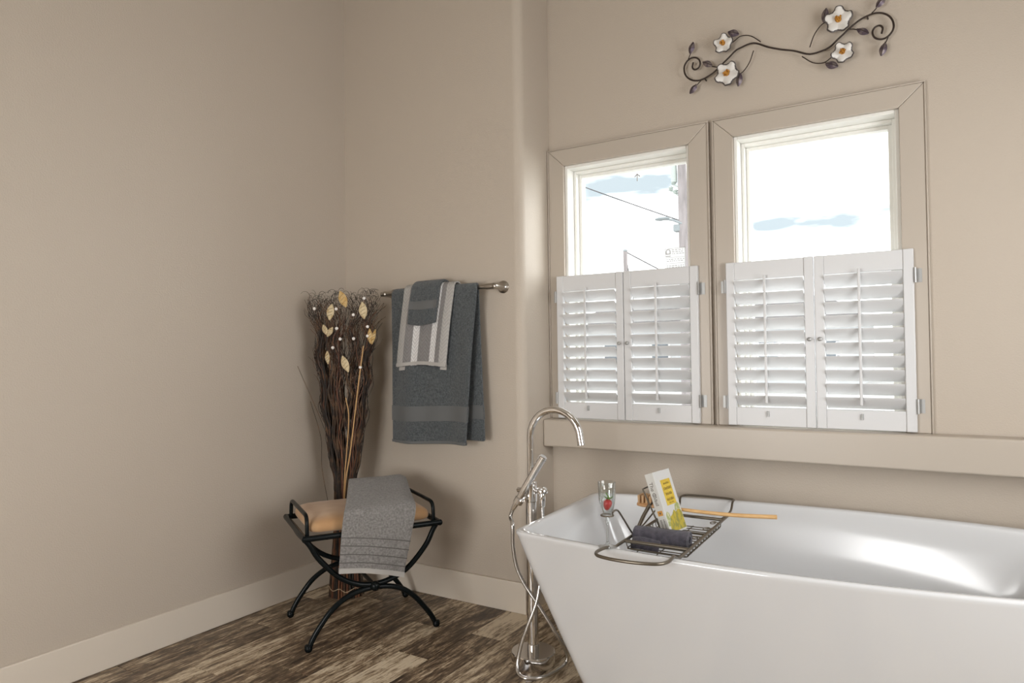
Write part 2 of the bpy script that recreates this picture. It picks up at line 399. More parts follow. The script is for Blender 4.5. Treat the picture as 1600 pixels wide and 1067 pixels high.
# ------------------------------------------------------------------ windows over the tub
def make_window(name, ox, stickers):
    w = thing(name, (ox+1.5355, D, OZ0), kind='structure')
    a, b_ = 1.223+ox, 1.848+ox; A, B_ = 1.141+ox, 1.933+ox; ZT = 2.206; y0, y1 = D-.021, D+.001
    def mitre(pl):   # casing board with a mitred end, a thin bead on its outer edge
        return G().prism(pl, y0, y1, 1)
    mitre([(A, ZT), (B_, ZT), (b_, OZ1), (a, OZ1)]).build('casing_head', 'casing', w, bevel=.003)
    mitre([(A, ZT-.0008), (a, OZ1-.0008), (a, OZ0), (A, OZ0)]).build('casing_side', 'casing', w, bevel=.003)
    mitre([(b_, OZ1-.0008), (B_, ZT-.0008), (B_, OZ0), (b_, OZ0)]).build('casing_side', 'casing', w, bevel=.003)
    g = G(); bd = .006
    g.box(A-bd, B_+bd, y0-.004, y1, ZT, ZT+bd); g.box(A-bd, A, y0-.004, y1, OZ0, ZT); g.box(B_, B_+bd, y0-.004, y1, OZ0, ZT)
    g.build('back_band', 'casing', w, bevel=.002)
    yg = D+.115
    g = G(); t = .014
    g.box(a, a+t, D-.004, D+WT, OZ0, OZ1); g.box(b_-t, b_, D-.004, D+WT, OZ0, OZ1); g.box(a+t, b_-t, D-.004, D+WT, OZ1-t, OZ1); g.box(a+t, b_-t, D-.004, D+WT, OZ0, OZ0+t)
    g.build('jamb', 'vinyl', w, bevel=.002)
    def frame(nm, ins, wd, ya, yb):
        g = G(); x0, x1, z0, z1 = a+ins, b_-ins, OZ0+ins, OZ1-ins
        g.box(x0, x0+wd, ya, yb, z0, z1); g.box(x1-wd, x1, ya, yb, z0, z1); g.box(x0+wd, x1-wd, ya, yb, z1-wd, z1); g.box(x0+wd, x1-wd, ya, yb, z0, z0+wd)
        return g.build(nm, 'vinyl', w, bevel=.002)
    frame('outer_frame', .0142, .014, yg-.05, yg+.03)
    sf = frame('sash_frame', .0284, .015, yg-.02, yg+.025)
    gp = G(); i = .043; gp.box(a+i, b_-i, yg, yg+.005, OZ0+i, OZ1-i)
    pn = gp.build('pane', 'pane', w)
    if stickers:
        # paper label with a little house emblem and rows of print
        st = G().box(1.687, 1.785, yg-.0012, yg-.0004, 1.545, 1.690).build('label_sticker', 'paper', pn); st['label'] = 'printed white energy label'
        g = G(); yy0, yy1 = yg-.0018, yg-.0012
        def bar(x0, x1, z0, z1): g.box(1.687+x0, 1.687+x1, yy0, yy1, 1.690-z1, 1.690-z0)
        bar(.0, .098, 0, .0022); bar(0, .0018, 0, .145); bar(.0962, .098, 0, .145)
        for q in range(9):   # house emblem outline
            an = PI*q/8; bar(.0155-math.cos(an)*.0095-.0018, .0155-math.cos(an)*.0095+.0018, .016-math.sin(an)*.010-.0018, .016-math.sin(an)*.010+.0018)
        bar(.004, .008, .014, .026); bar(.023, .027, .014, .026); bar(.004, .027, .025, .029); bar(.004, .027, .036, .040)
        rr = random.Random(5)
        for zz in (.044, .072, .104): bar(.004, .094, zz, zz+.0012)
        for zz in (.008, .017, .026, .052, .060, .082, .090, .112, .120):
            x = .034 if zz < .04 else .008
            while x < .088:
                l_ = rr.uniform(.004, .012); bar(x, min(x+l_, .092), zz, zz+.0028); x += l_+rr.uniform(.003, .007)
        g.build('print', 'print_grey', st)
        g = G(); cx, cz = 1.555, 2.05
        g.box(cx-.0022, cx+.0022, yg-.0015, yg-.0005, cz-.02, cz+.012)
        for s in (-1, 1): g.prism([(cx, cz+.018), (cx, cz+.011), (cx+s*.012, cz-.001), (cx+s*.015, cz+.003)], yg-.0015, yg-.0005, 1)
        ar = g.build('arrow_mark', 'print_grey', pn); ar['label'] = 'small grey arrow pointing up'
    return w
make_window('window_1', 0, True)
make_window('window_2', .82, False)

# ------------------------------------------------------------------ plantation shutters
def make_shutter(ox, hinge_side, label):
    """one hinged half-height panel; ox = left edge"""
    W_, Z0, Z1 = .3475, .888, 1.579; ya, yb = D-.046, D-.0225
    t = thing('window_shutter', (ox+W_/2, D-.034, Z0), label, 'shutter', 'half height louvered shutters')
    st, rl = .036, .077
    for x in (ox, ox+W_-st): G().box(x, x+st, ya, yb, Z0, Z1).build('stile', 'shutter', t, bevel=.003)
    G().box(ox+st, ox+W_-st, ya+.002, yb-.002, Z1-rl, Z1-.001).build('rail', 'shutter', t, bevel=.002)
    G().box(ox+st, ox+W_-st, ya+.002, yb-.002, Z0+.001, Z0+rl).build('rail', 'shutter', t, bevel=.002)
    n = 10; z0, z1 = Z0+rl, Z1-rl; pitch = (z1-z0)/n; yc = (ya+yb)/2
    me = None; hw = .0335; th = .0045; ang = math.radians(-44)     # room-side edge up
    prof = [(hw*math.cos(a), th*math.sin(a)) for a in [2*PI*k/14 for k in range(14)]]
    prof = [(y*math.cos(ang)-z*math.sin(ang), y*math.sin(ang)+z*math.cos(ang)) for y, z in prof]
    for k in range(n):
        zc = z0+pitch*(k+.5)
        if me is None:
            o = G().prism([(yc+y, zc+z) for y, z in prof], ox+st+.001, ox+W_-st-.001, 0).build('louver', 'shutter', t); me = o.data; zf = zc
        else:
            o = bpy.data.objects.new('louver', me); COL.objects.link(o); o.parent = t; o.location.z = zc-zf
    xr = ox+W_*.47
    rod = G().box(xr-.005, xr+.005, ya-.026, ya-.017, z0+.02, z1+.012).build('tilt_rod', 'shutter', t, bevel=.002)
    for k in range(n):
        zc = z0+pitch*(k+.5)+.022; G().box(xr-.0012, xr+.0012, ya-.018, ya-.008, zc-.001, zc+.001).build('staple', 'hinge', rod)
    G().box(xr-.001, xr+.001, ya-.008, ya+.003, Z0+.045, Z0+.061).box(xr-.005, xr+.005, ya-.004, ya+.003, Z0+.040, Z0+.063).build('rod_catch', 'hinge', t, bevel=.001)
    kx = ox+W_-st/2 if hinge_side < 0 else ox+st/2
    G().lathe([(.004, 0), (.004, .006), (.008, .010), (.0085, .014), (.005, .017), (0, .0175)], (kx, ya, 1.245), (0, -1, 0), 14).build('knob', 'hinge', t)
    hx = ox if hinge_side < 0 else ox+W_
    for zz in (.985, 1.478):
        s = hinge_side
        g = G().tube([(hx+s*.004, ya-.002, zz-.028), (hx+s*.004, ya-.002, zz+.028)], .0045, 8)
        x0, x1 = sorted((hx+s*.003, hx+s*.026)); g.box(x0, x1, D-.0235, D-.0212, zz-.026, zz+.026)
        g.build('hinge', 'hinge', t)
    return t
make_shutter(1.189, -1, 'white louvered shutter panel nearest the rounded wall corner')
make_shutter(1.5395, 1, 'white louvered shutter panel, second from the rounded wall corner')
make_shutter(2.009, -1, 'white louvered shutter panel, third from the rounded wall corner')
make_shutter(2.3595, 1, 'white louvered shutter panel, fourth from the rounded wall corner')

# ------------------------------------------------------------------ bathtub
TR = math.radians(2.8); TC = Vector((2.342, -.27, 0)); ML = .87
tub = thing('bathtub', TC, 'glossy white freestanding bathtub with flared sides under the windows', 'bathtub', rot=(0, 0, TR))
def ring(ie, isd, z, r, bow=1):
    a = ML-ie; he = .389-isd; hm = .389+.095*bow-isd; pts = []
    ns, nc, ne = 20, 6, 6
    def side(s):
        return [(s*x, s*(he+(hm-he)*(1-(x/(a-r))**2))) for x in [-(a-r)+(2*(a-r))*i/ns for i in range(ns+1)]]
    def corner(cx, cy, a0): return [(cx+r*math.cos(a0+PI/2*i/nc), cy+r*math.sin(a0+PI/2*i/nc)) for i in range(1, nc)]
    bot = [(x, -y) for x, y in [(-(a-r)+(2*(a-r))*i/ns, he+(hm-he)*(1-((-(a-r)+(2*(a-r))*i/ns)/(a-r))**2)) for i in range(ns+1)]]
    pts += bot                                             # front side, left to right
    pts += corner(a-r, -he+r, -PI/2)
    pts += [(a, -he+r+(2*he-2*r)*i/ne) for i in range(ne+1)]
    pts += corner(a-r, he-r, 0)
    pts += [(-x, y*-1) for x, y in bot]                    # back side, right to left
    pts += corner(-a+r, he-r, PI/2)
    pts += [(-a, he-r-(2*he-2*r)*i/ne) for i in range(ne+1)]
    pts += corner(-a+r, -he+r, PI)
    return [(x, y, z) for x, y in pts]
rings = []
for z in (0, .012, .10, .2, .3, .4, .48, .535, .562):
    q = 1-z/.572
    rings.append(ring(.222*q**1.06+(.01 if z == 0 else 0), .085*q+(.01 if z == 0 else 0), z, .055+.03*q, 1-.25*q))
rings += [ring(.0, .0, .572, .05), ring(.001, .001, .577, .05), ring(.004, .004, .580, .048), ring(.010, .010, .581, .045), ring(.024, .024, .580, .042), ring(.029, .029, .577, .042), ring(.033, .033, .571, .042)]
for z in (.54, .48, .40, .32, .24, .18, .145, .128, .12):
    q = 1-(z-.12)/.45
    rings.append(ring(.035+.20*q**1.15+(.05 if z < .13 else .02 if z < .15 else 0), .035+.075*q+(.05 if z < .13 else .02 if z < .15 else 0), z, .05+.05*q, 1-.3*q))
g = G().loft(rings); o = g.build('shell', 'tub', tub, sharp=60)
G().lathe([(.032, .1205), (.032, .124), (.024, .126), (0, .126)], (.0, .0, 0), n=20).build('drain', 'chrome', tub)

# ------------------------------------------------------------------ freestanding tub filler
FX, FY = 1.415, -.425
fa = thing('tub_filler', (FX, FY, 0), 'tall chrome freestanding tub faucet with gooseneck spout and hand shower', 'faucet')
G().lathe([(.084, 0), (.086, .003), (.086, .046), (.084, .049), (.03, .050)], (FX, FY, 0), n=40).build('base', 'chrome', fa, sharp=30)
G().lathe([(.0235, .049), (.0235, .075), (.0215, .077), (.0215, .625), (.024, .628), (.024, .70), (.020, .705)], (FX, FY, 0), n=28).build('column', 'chrome', fa, sharp=30)
pts = [(FX, FY, .70), (FX, FY, .80), (FX, FY, .878)]
cx, rz, rx = FX+.108, .108, .108
for i in range(1, 14):
    a = PI-(PI*1.0)*i/14*1.06
    pts.append((cx+rx*math.cos(a), FY+.0*i, .878+rz*math.sin(a)))
e0 = Vector(pts[-1]); pts.append(tuple(e0+Vector((.004, 0, -.022))))
G().tube(pts, .0138, 16).build('spout', 'chrome', fa, sharp=50)
e1 = Vector(pts[-1]); G().tube([e1, e1+Vector((.0008, 0, -.004))], .0145, 16).build('aerator', 'chrome_soft', fa)
# cradle, side knob
G().tube([(FX, FY, .667), (FX-.025, FY-.005, .667)], .010, 12).lathe([(.006, 0), (.010, .004), (.010, .016), (.006, .018)], (FX-.058, FY-.01, .668), (1, .12, 0), 16).tube([(FX-.058, FY-.01, .668), (FX-.02, FY-.005, .668)], .006, 10).build('diverter_knob', 'chrome', fa, sharp=30)
G().tube([(FX, FY, .645), (FX-.01, FY-.045, .645)], .008, 10).lathe([(.013, 0), (.019, .004), (.0195, .024), (.015, .028)], (FX-.033, FY-.052, .624), (.56, .0, .83), 18).build('cradle', 'chrome', fa, sharp=30)
# hand shower
h0 = Vector((FX-.036, FY-.052, .626)); h1 = Vector((FX+.084, FY-.045, .812)); ax = (h1-h0).normalized(); Lh = (h1-h0).length
hs = G().lathe([(.0085, -.03), (.0105, -.01), (.0125, .01), (.0145, .08), (.0155, Lh-.008), (.0155, Lh-.002), (.013, Lh)], h0, ax, 20).build('hand_shower', 'chrome', fa, sharp=30)
G().lathe([(.0162, Lh-.012), (.0162, Lh-.0095)], h0, ax, 20).build('collar', 'chrome_soft', hs)
# lever valve
G().tube([(FX+.01, FY, .667), (FX+.055, FY-.004, .667)], .009, 12).lathe([(.011, .612), (.012, .615), (.012, .655), (.011, .66)], (FX+.052, FY-.004, 0), n=18).build('valve_body', 'chrome', fa, sharp=30)
G().lathe([(.013, .66), (.022, .664), (.0235, .674), (.019, .683), (.010, .688), (0, .689)], (FX+.052, FY-.004, 0), n=20).build('valve_handle', 'chrome', fa, sharp=50)
# hose
hb = h0-ax*.03
hp = [hb, hb-ax*.02+Vector((0, 0, -.015)), (FX-.034, FY-.085, .55), (FX-.034, FY-.085, .475), (FX-.022, FY-.08, .39), (FX+.012, FY-.075, .324), (FX+.07, FY-.068, .25), (FX+.122, FY-.05, .165), (FX+.142, FY-.0, .08), (FX+.135, FY+.02, .03), (FX+.125, FY-.03, .0135), (FX+.10, FY-.105, .0105), (FX+.05, FY-.145, .0105), (FX+.008, FY-.13, .018), (FX+.0, FY-.112, .06), (FX+.012, FY-.105, .12), (FX+.037, FY-.095, .19), (FX+.062, FY-.07, .28), (FX+.066, FY-.04, .40), (FX+.056, FY-.01, .53), (FX+.052, FY-.004, .60), (FX+.052, FY-.004, .62)]
G().tube(cr(hp, 8), .0072, 10).build('hose', 'chrome_soft', fa, sharp=60)

# ------------------------------------------------------------------ towel rail and its towels
BZ, BY = 1.520, -.072
tb = thing('towel_bar', (.69, 0, BZ), 'brushed nickel towel bar on the tan wall', 'towel bar')
G().tube([(.338, BY, BZ), (1.032, BY, BZ)], .0098, 16).build('bar', 'nickel', tb)
G().lathe([(.0098, 0), (.012, .001), (.012, .012), (.0105, .014)], (.326, BY, BZ), (1, 0, 0), 16).build('end_cap', 'nickel', tb)
for x in (.352, 1.03):
    G().lathe([(.030, 0), (.030, .005), (.026, .009), (.021, .012), (.0165, .020), (.014, .045), (.0145, .072), (.013, .084), (.008, .088), (0, .089)], (x, 0, BZ), (0, -1, 0), 24).build('post', 'nickel', tb, sharp=40)
G().lathe([(.0105, 0), (.014, .012), (.0145, .05), (.0105, .06)], (.972, BY, BZ), (1, 0, 0), 18).build('sleeve', 'nickel', tb)

def drape(mr, zf, zb, fl_, fr_, bl_, br_, out=0, rip=.004, seed=0):
    """cloth over the bar. u across, s along: 0 front hem .. 1 back hem. edges are (top, bottom) x values"""
    lf, lb_ = BZ-zf, BZ-zb; arc = PI*mr; tot = lf+lb_+arc; rr = random.Random(seed); p1, p2 = rr.uniform(0, 6), rr.uniform(0, 6)
    def fn(u, s):
        d = s*tot
        if d < lf: z = zf+d; y = BY-mr; k = (lf-d)/lf; side = -1
        elif d < lf+arc:
            a = (d-lf)/mr; z = BZ+mr*math.sin(a); y = BY-mr*math.cos(a); k = 0; side = 0
        else: z = BZ-(d-lf-arc); y = BY+mr; k = (d-lf-arc)/lb_; side = 1
        if side < 0: xl = fl_[0]+(fl_[1]-fl_[0])*k; xr = fr_[0]+(fr_[1]-fr_[0])*k
        elif side > 0: xl = bl_[0]+(bl_[1]-bl_[0])*k; xr = br_[0]+(br_[1]-br_[0])*k
        else:
            q = (d-lf)/arc; xl = fl_[0]+(bl_[0]-fl_[0])*q; xr = fr_[0]+(br_[0]-fr_[0])*q
        x = xl+(xr-xl)*u
        w = rip*min(1, k*2.5)*(math.sin(u*9+p1+k*.8)+.6*math.sin(u*17+p2))
        if side < 0: y += w-out*k-.004*math.sin(PI*min(1, k))
        if side > 0: y = min(y+w*.4-.012*k, -.016)
        z += -.006*math.sin(u*5+p2)*k*(1 if side < 0 else .5)
        return (x, y, z)
    return fn, tot, lf
def drape_sub(fn, s0, s1): return lambda u, s: fn(u, s0+(s1-s0)*s)

f1, tot, lf = drape(.0205, .768, .79, (.412, .415), (.945, .885), (.425, .45), (.925, .962), out=.012, rip=.0075, seed=4)
t1 = thing('bath_towel', (.67, BY, .77), 'large charcoal bath towel hanging over the towel bar', 'towel')
G().grid(f1, 26, 70).build('cloth', 'terry_charcoal', t1, solid=.013, sub=1)
s = lambda m: m/tot
G().grid(drape_sub(lambda u, q: f1(.004+.992*u, q), s(.112), s(.186)), 26, 6).build('woven_band', 'terry_band', t1, solid=.0155)
G().grid(drape_sub(lambda u, q: f1(.004+.992*u, q), s(tot-.17), s(tot-.105)), 26, 6).build('woven_band', 'terry_band', t1, solid=.0155)
G().grid(drape_sub(lambda u, q: f1(.002+.996*u, q), s(.004), s(.016)), 26, 2).build('hem', 'terry_band', t1, solid=.0150)

f2, tot2, lf2 = drape(.0345, 1.147, 1.20, (.508, .465), (.820, .775), (.51, .49), (.815, .80), out=.014, rip=.003, seed=9)
t2 = thing('hand_towel', (.63, BY, 1.147), 'striped grey and white hand towel hung over the charcoal bath towel', 'towel')
G().grid(f2, 40, 60).build('cloth', 'striped', t2, solid=.008, sub=1)
G().grid(drape_sub(lambda u, q: f2(.003+.994*u, q), .004/tot2, .02/tot2), 20, 3).build('hem', 'terry_hem', t2, solid=.0098)
G().grid(lambda u, q: (lambda P: (P[0], P[1]+.012, P[2]-.016))(f2(.03+.27*u, .03*q)), 6, 3).build('under_layer', 'terry_hem', t2, solid=.006)
G().grid(lambda u, q: (lambda P: (P[0], P[1]+.012, P[2]-.013))(f2(.87+.11*u, .03*q)), 6, 3).build('under_layer', 'terry_hem', t2, solid=.006)

f3, tot3, lf3 = drape(.0465, 1.352, 1.38, (.566, .548), (.742, .722), (.57, .56), (.745, .74), out=.012, rip=.002, seed=2)
t3 = thing('washcloth', (.64, BY, 1.352), 'small dark grey washcloth folded over the striped towel', 'towel')
G().grid(f3, 18, 44).build('cloth', 'terry_charcoal', t3, solid=.012, sub=1)
G().grid(drape_sub(lambda u, q: f3(.006+.988*u, q), .075/tot3, .115/tot3), 18, 4).build('woven_band', 'terry_band', t3, solid=.014)

# ------------------------------------------------------------------ iron bench with suede cushion
BE = math.atan2(.469, .285)
bench = thing('vanity_bench', (.577, -.804, 0), 'black iron bench with crossed arches and tan cushion', 'bench', rot=(0, 0, BE))
# local x = along the bench, y = depth away from the camera, z up
Lx, Dp, SZ = .553, .43, .462
def uarc(y): return [(x, y, z) for x, z in ((-.008, SZ-.006), (.012, .43), (.048, .37), (.125, .289), (.20, .247), (.277, .234), (.354, .247), (.43, .285), (.507, .366), (.541, .428), (.56, SZ-.006))]
def arch(y): return [(x, y, z) for x, z in ((.004, .014), (.018, .048), (.048, .095), (.103, .160), (.18, .206), (.277, .221), (.374, .206), (.447, .160), (.505, .093), (.536, .048), (.552, .014))]
for y in (0, Dp):
    G().tube(cr(uarc(y), 6), .0115, 12).build('upper_arc', 'iron', bench, sharp=60)
    lg = G().tube(cr(arch(y), 6), .0115, 12).build('leg_arch', 'iron', bench, sharp=60)
    for x in (.002, .554): G().ball((x, y, .0165), .0165, 14).lathe([(.0145, .022), (.0165, .026), (.0125, .032)], (x, y, 0), n=14).build('foot', 'iron', bench, sharp=60)
    s_ = -1 if y == 0 else 1
    G().ball((.277, y+s_*.012, .229), .021, 16).build('ball_boss', 'iron', bench, sharp=60)
G().tube([(.277, 0, .229), (.277, Dp, .229)], .009, 10).build('stretcher', 'iron', bench)
fr = [(-.012, -.012, SZ), (Lx+.016, -.012, SZ), (Lx+.016, Dp+.012, SZ), (-.012, Dp+.012, SZ)]
for i in range(4):
    a, b_ = Vector(fr[i]), Vector(fr[(i+1) % 4]); d_ = (b_-a).normalized()*.008
    G().tube([a-d_, b_+d_], .0125, 12).build('seat_rail', 'iron', bench)
for x in (.004, Lx):
    pts = [(x, .02, SZ), (x, .022, .505), (x, .028, .53), (x, .05, .545), (x, .12, .547), (x, .31, .547), (x, .372, .545), (x, .396, .53), (x, .404, .505), (x, .408, SZ)]
    G().tube(cr(pts, 5), .0085, 10).build('handle', 'iron', bench, sharp=60)
# cushion
def cush(u, v):
    return None
g = G(); rings = []
def rr_ring(x0, x1, y0, y1, r, z):
    out = []
    for cx, cy, a0 in ((x1-r, y0+r, -PI/2), (x1-r, y1-r, 0), (x0+r, y1-r, PI/2), (x0+r, y0+r, PI)):
        out += [(cx+r*math.cos(a0+PI/2*i/5), cy+r*math.sin(a0+PI/2*i/5), z) for i in range(6)]
    return out
for ins, z in ((.02, SZ+.006), (.004, SZ+.014), (.0, SZ+.03), (.004, SZ+.048), (.018, SZ+.062), (.05, SZ+.072), (.10, SZ+.077), (.16, SZ+.079)):
    rings.append(rr_ring(.014+ins, Lx-.012-ins, .01+ins, Dp-.01-ins, .04, z))
G().loft(rings).build('cushion', 'suede', bench, sub=1, sharp=80)

# towel thrown over the bench
twl = thing('folded_towel', (.577, -.804, 0), 'grey pleated towel draped over the tan bench cushion', 'towel', rot=(0, 0, BE))
# (x-left, x-right, y, z) stations from front hem over the seat to the back
ST = [(.118, .398, -.040, .268), (.122, .408, -.040, .33), (.128, .424, -.038, .40), (.134, .440, -.036, .47), (.140, .452, -.034, .525), (.146, .458, -.022, .553), (.160, .468, .02, .566), (.19, .49, .12, .580), (.225, .515, .24, .602), (.25, .532, .33, .618), (.262, .538, .375, .614), (.268, .54, .402, .585), (.27, .54, .412, .53), (.27, .54, .414, .48)]
def stat(s):
    f = s*(len(ST)-1); i = min(int(f), len(ST)-2); t = f-i
    a = ST[max(i-1, 0)]; b_ = ST[i]; c = ST[i+1]; d_ = ST[min(i+2, len(ST)-1)]
    return [.5*((2*b_[k])+(c[k]-a[k])*t+(2*a[k]-5*b_[k]+4*c[k]-d_[k])*t*t+(3*b_[k]-a[k]-3*c[k]+d_[k])*t**3) for k in range(4)]
def fT(u, s):
    xl, xr, y, z = stat(s); w = math.sin(u*7+.6)*.5+math.sin(u*15+2)*.3
    hang = max(0, 1-s*3); top = 1-abs(s-.6)*4 if abs(s-.6) < .25 else 0
    y += w*.006*hang+(.012*u*hang); z += w*.004*top+.010*hang*math.sin(u*3.2+.2)*(1 if s < .2 else .3)-.012*hang*u*0
    fr_ = max(0, 1-s/.42); z += (.04-.055*u)*min(1, s*0+fr_*1.6) if s < .42 else 0
    # right edge sags down over the pile
    if u > .9: z -= (u-.9)*.3*top
    return (xl+(xr-xl)*u, y, z)
G().grid(fT, 24, 70).build('cloth', 'terry_grey', twl, solid=.012, sub=1)
# pleats stitched across the lower end, pale hem
for i, q in enumerate((.02, .057, .095, .133, .171)):
    g = G().grid(lambda u, s, q=q: fT(.004+.992*u, q+.0045*s), 24, 1)
    if i == 0: continue
    g.build('pleat_seam', 'terry_seam', twl, solid=.0135)
G().grid(lambda u, s: fT(.003+.994*u, .004+.030*s), 24, 3).build('hem', 'terry_hem', twl, solid=.0135)
# folded layers inside the pile
g = G(); rings = []
for k in range(12):
    s = .5+.32*k/11; xl, xr, y, z = stat(s); rings.append((xl, xr, y, z))
prof = [(r[2], r[3]-.012) for r in rings]
for j, (dx, zz0, zz1) in enumerate(((.012, .0, .48), (.006, .52, .97))):
    sec = []
    for x0 in (0, 1):
        sec.append([((r[1]-dx if x0 else r[0]+dx), r[2], .541+(r[3]-.008-.541)*zz1) for r in rings]+[((r[1]-dx if x0 else r[0]+dx), r[2], .541+(r[3]-.008-.541)*zz0) for r in rings[::-1]])
    G().loft(sec).build('inner_fold', 'terry_grey', twl, bevel=.004, sharp=50)

# ------------------------------------------------------------------ bundle of curly twigs in the corner
tw = thing('twig_bundle', (.215, -.235, 0), 'tall bundle of curly dried twigs with pale leaves in the corner', 'dried plant')
TX = Vector((.85, .527, 0)); TY = Vector((-.527, .85, 0)); C0 = Vector((.215, -.235, 0))
def hwid(z):
    pts_ = ((0, .078), (.10, .072), (.30, .055), (.5, .048), (.62, .058), (.75, .082), (1.0, .118), (1.2, .135), (1.4, .150), (1.6, .165))
    for (a, b_), (c, d_) in zip(pts_, pts_[1:]):
        if z <= c: return b_+(d_-b_)*(z-a)/(c-a)
    return pts_[-1][1]
def cl(p): return Vector((max(p.x, .022), min(p.y, -.022), p.z))
CLUMP = (-.86, -.22, .36, .88)
def twig_path(rr, q1, q2, top, wamp=1, n=44, curl=True):
    ph = rr.uniform(0, 6.3); ph2 = rr.uniform(0, 6.3); k2 = rr.uniform(30, 48); com = q1*1.5
    out = []; tilt = rr.uniform(-1, 1); cdir = rr.choice((-1, 1))
    for i in range(n+1):
        z = top*i/n; w = hwid(z); g_ = min(1, max(0, (z-.35)/.9))
        cl_ = min(range(4), key=lambda i: abs(q1-CLUMP[i])); qe = q1+(CLUMP[cl_]-q1)*.24*g_; wave = .0105*g_*math.sin(z*(25+2*cl_)+cl_*1.9)+g_*wamp*.0062*math.sin(k2*z+ph)+g_*.003*math.sin(47*z+ph2)
        off = TX*(qe*w+wave)+TY*(q2*w*.62+g_*.007*math.sin(k2*.8*z+ph2))+TX*(.002*g_)
        zz = z
        if curl and i > n-6:
            c = (i-(n-6))/6; off += TX*(cdir*.035*c*c*(1+tilt*.6))+TY*(.03*tilt*c*c); zz = z-.02*c*c
        out.append(cl(C0+off+Vector((0, 0, zz))))
    return out
rr = random.Random(11)
gm, gd, gr = G(), G(), G()
for i in range(330):
    # thicker towards the outline of the three clumps
    q1 = rr.uniform(-1, 1); q1 = math.copysign(abs(q1)**.85, q1); q2 = rr.uniform(-1, 1)*math.sqrt(max(0, 1-q1*q1))
    top = rr.uniform(1.36, 1.53) if rr.random() < .85 else rr.uniform(1.0, 1.36)
    r0 = rr.uniform(.0018, .0035)
    g = gm if i % 5 < 3 else gd if i % 5 == 3 else gr
    g.tube(twig_path(rr, q1, q2, top), lambda t, r0=r0: r0*(1.25-.85*t), 4)
gm.build('twigs', 'twig', tw)['kind'] = 'stuff'
gd.build('twigs', 'twig_dark', tw)['kind'] = 'stuff'
gr.build('twigs', 'twig_red', tw)['kind'] = 'stuff'
for i in range(26):      # curlier stray twigs around the outline
    q1 = rr.choice((-1, 1))*rr.uniform(.8, 1.12); q2 = rr.uniform(-.5, .5)
    G().tube(twig_path(rr, q1, q2, rr.uniform(1.38, 1.52), 1.8, 44), lambda t: .0022*(1.2-.8*t), 5).build('curly_twig', rr.choice(('twig', 'twig_dark')), tw)
# short tangled tips at the head
gt = G()
for i in range(170):
    q = rr.choice(CLUMP)+rr.uniform(-.22, .22); z0 = rr.uniform(1.40, 1.52); w = hwid(z0)
    p = C0+TX*(q*w)+TY*(rr.uniform(-.6, .5)*w*.6)+Vector((0, 0, z0)); r_ = rr.uniform(.009, .026); tot_ = rr.uniform(1.4, 3.2); sg = rr.choice((-1, 1)); az = rr.uniform(-.9, .9); e_ = TX*math.cos(az)+TY*math.sin(az)
    pts = [p+e_*(sg*r_*(1-math.cos(tot_*k/8)))+Vector((0, 0, r_*math.sin(tot_*k/8)*1.3)) for k in range(9)]
    pts = [cl(x) for x in pts]
    gt.tube(cr(pts, 2), lambda t: .0014*(1-.6*t), 4)
gt.build('tangled_tips', 'twig_dark', tw)['kind'] = 'stuff'
# thick reed stumps at the foot, with a tie around them
for i in range(30):
    a = 2*PI*i/30; ra = .074+rr.uniform(-.006, .004)
    p0 = C0+TX*(ra*math.cos(a))+TY*(ra*.8*math.sin(a)); p1 = C0+TX*(ra*.72*math.cos(a))+TY*(ra*.6*math.sin(a))+Vector((0, 0, .36))
    G().tube([cl(p0), cl((p0+p1)/2), cl(p1)], lambda t: .0052*(1-.45*t), 6).build('reed', rr.choice(('twig_red', 'twig_red', 'twig', 'twig_dark')), tw)
tie = [C0+TX*(.079*math.cos(a))+TY*(.066*math.sin(a))+Vector((0, 0, .045+.008*math.sin(6*a)+rr.uniform(-.003, .003))) for a in [2*PI*i/40 for i in range(40)]]
G().tube(tie, .0016, 6, closed=True).build('tie', 'tie', tw)
# straws
def straw(pts, r, m): G().tube(cr([cl(Vector(p)) for p in pts], 6), r, 6).build('straw', m, tw)
straw([(.265, -.30, .35), (.299, -.312, 0.5862), (.322, -.298, .753), (.356, -.277, 1.065), (.379, -.263, 1.252)], .0034, 'straw')
straw([(.262, -.30, .30), (.294, -.316, 0.5862), (.306, -.308, .753), (.315, -.303, .909), (.302, -.31, 1.0)], .0026, 'straw')
straw([(.235, -.30, .45), (.218, -.351, .784), (.20, -.362, .863), (.156, -.389, .989), (.095, -.427, 1.157)], .0012, 'twig')
straw([(.17, -.30, .45), (.155, -.33, .65), (.16, -.34, .80), (.11, -.36, .98)], .0013, 'twig')
def leafm(c, L_, W_, tilt, m, name='leaf'):
    """pointed pale leaf with a slight cup, facing the room"""
    nrm = -TY; c = Vector(c)
    def fn(u, v):
        w = W_*math.sin(PI*min(max(v, .02), .98))**.8*(u-.5); l_ = L_*(v-.5)
        x = w*math.cos(tilt)-l_*math.sin(tilt); z = w*math.sin(tilt)+l_*math.cos(tilt)
        return c+TX*x+Vector((0, 0, z))+nrm*(.008*(1-(2*u-1)**2)+.006*math.sin(PI*v))
    o = G().grid(fn, 6, 10).build(name, m, tw, solid=.0016); return o
SH = Vector((-.01, -.015, 0))
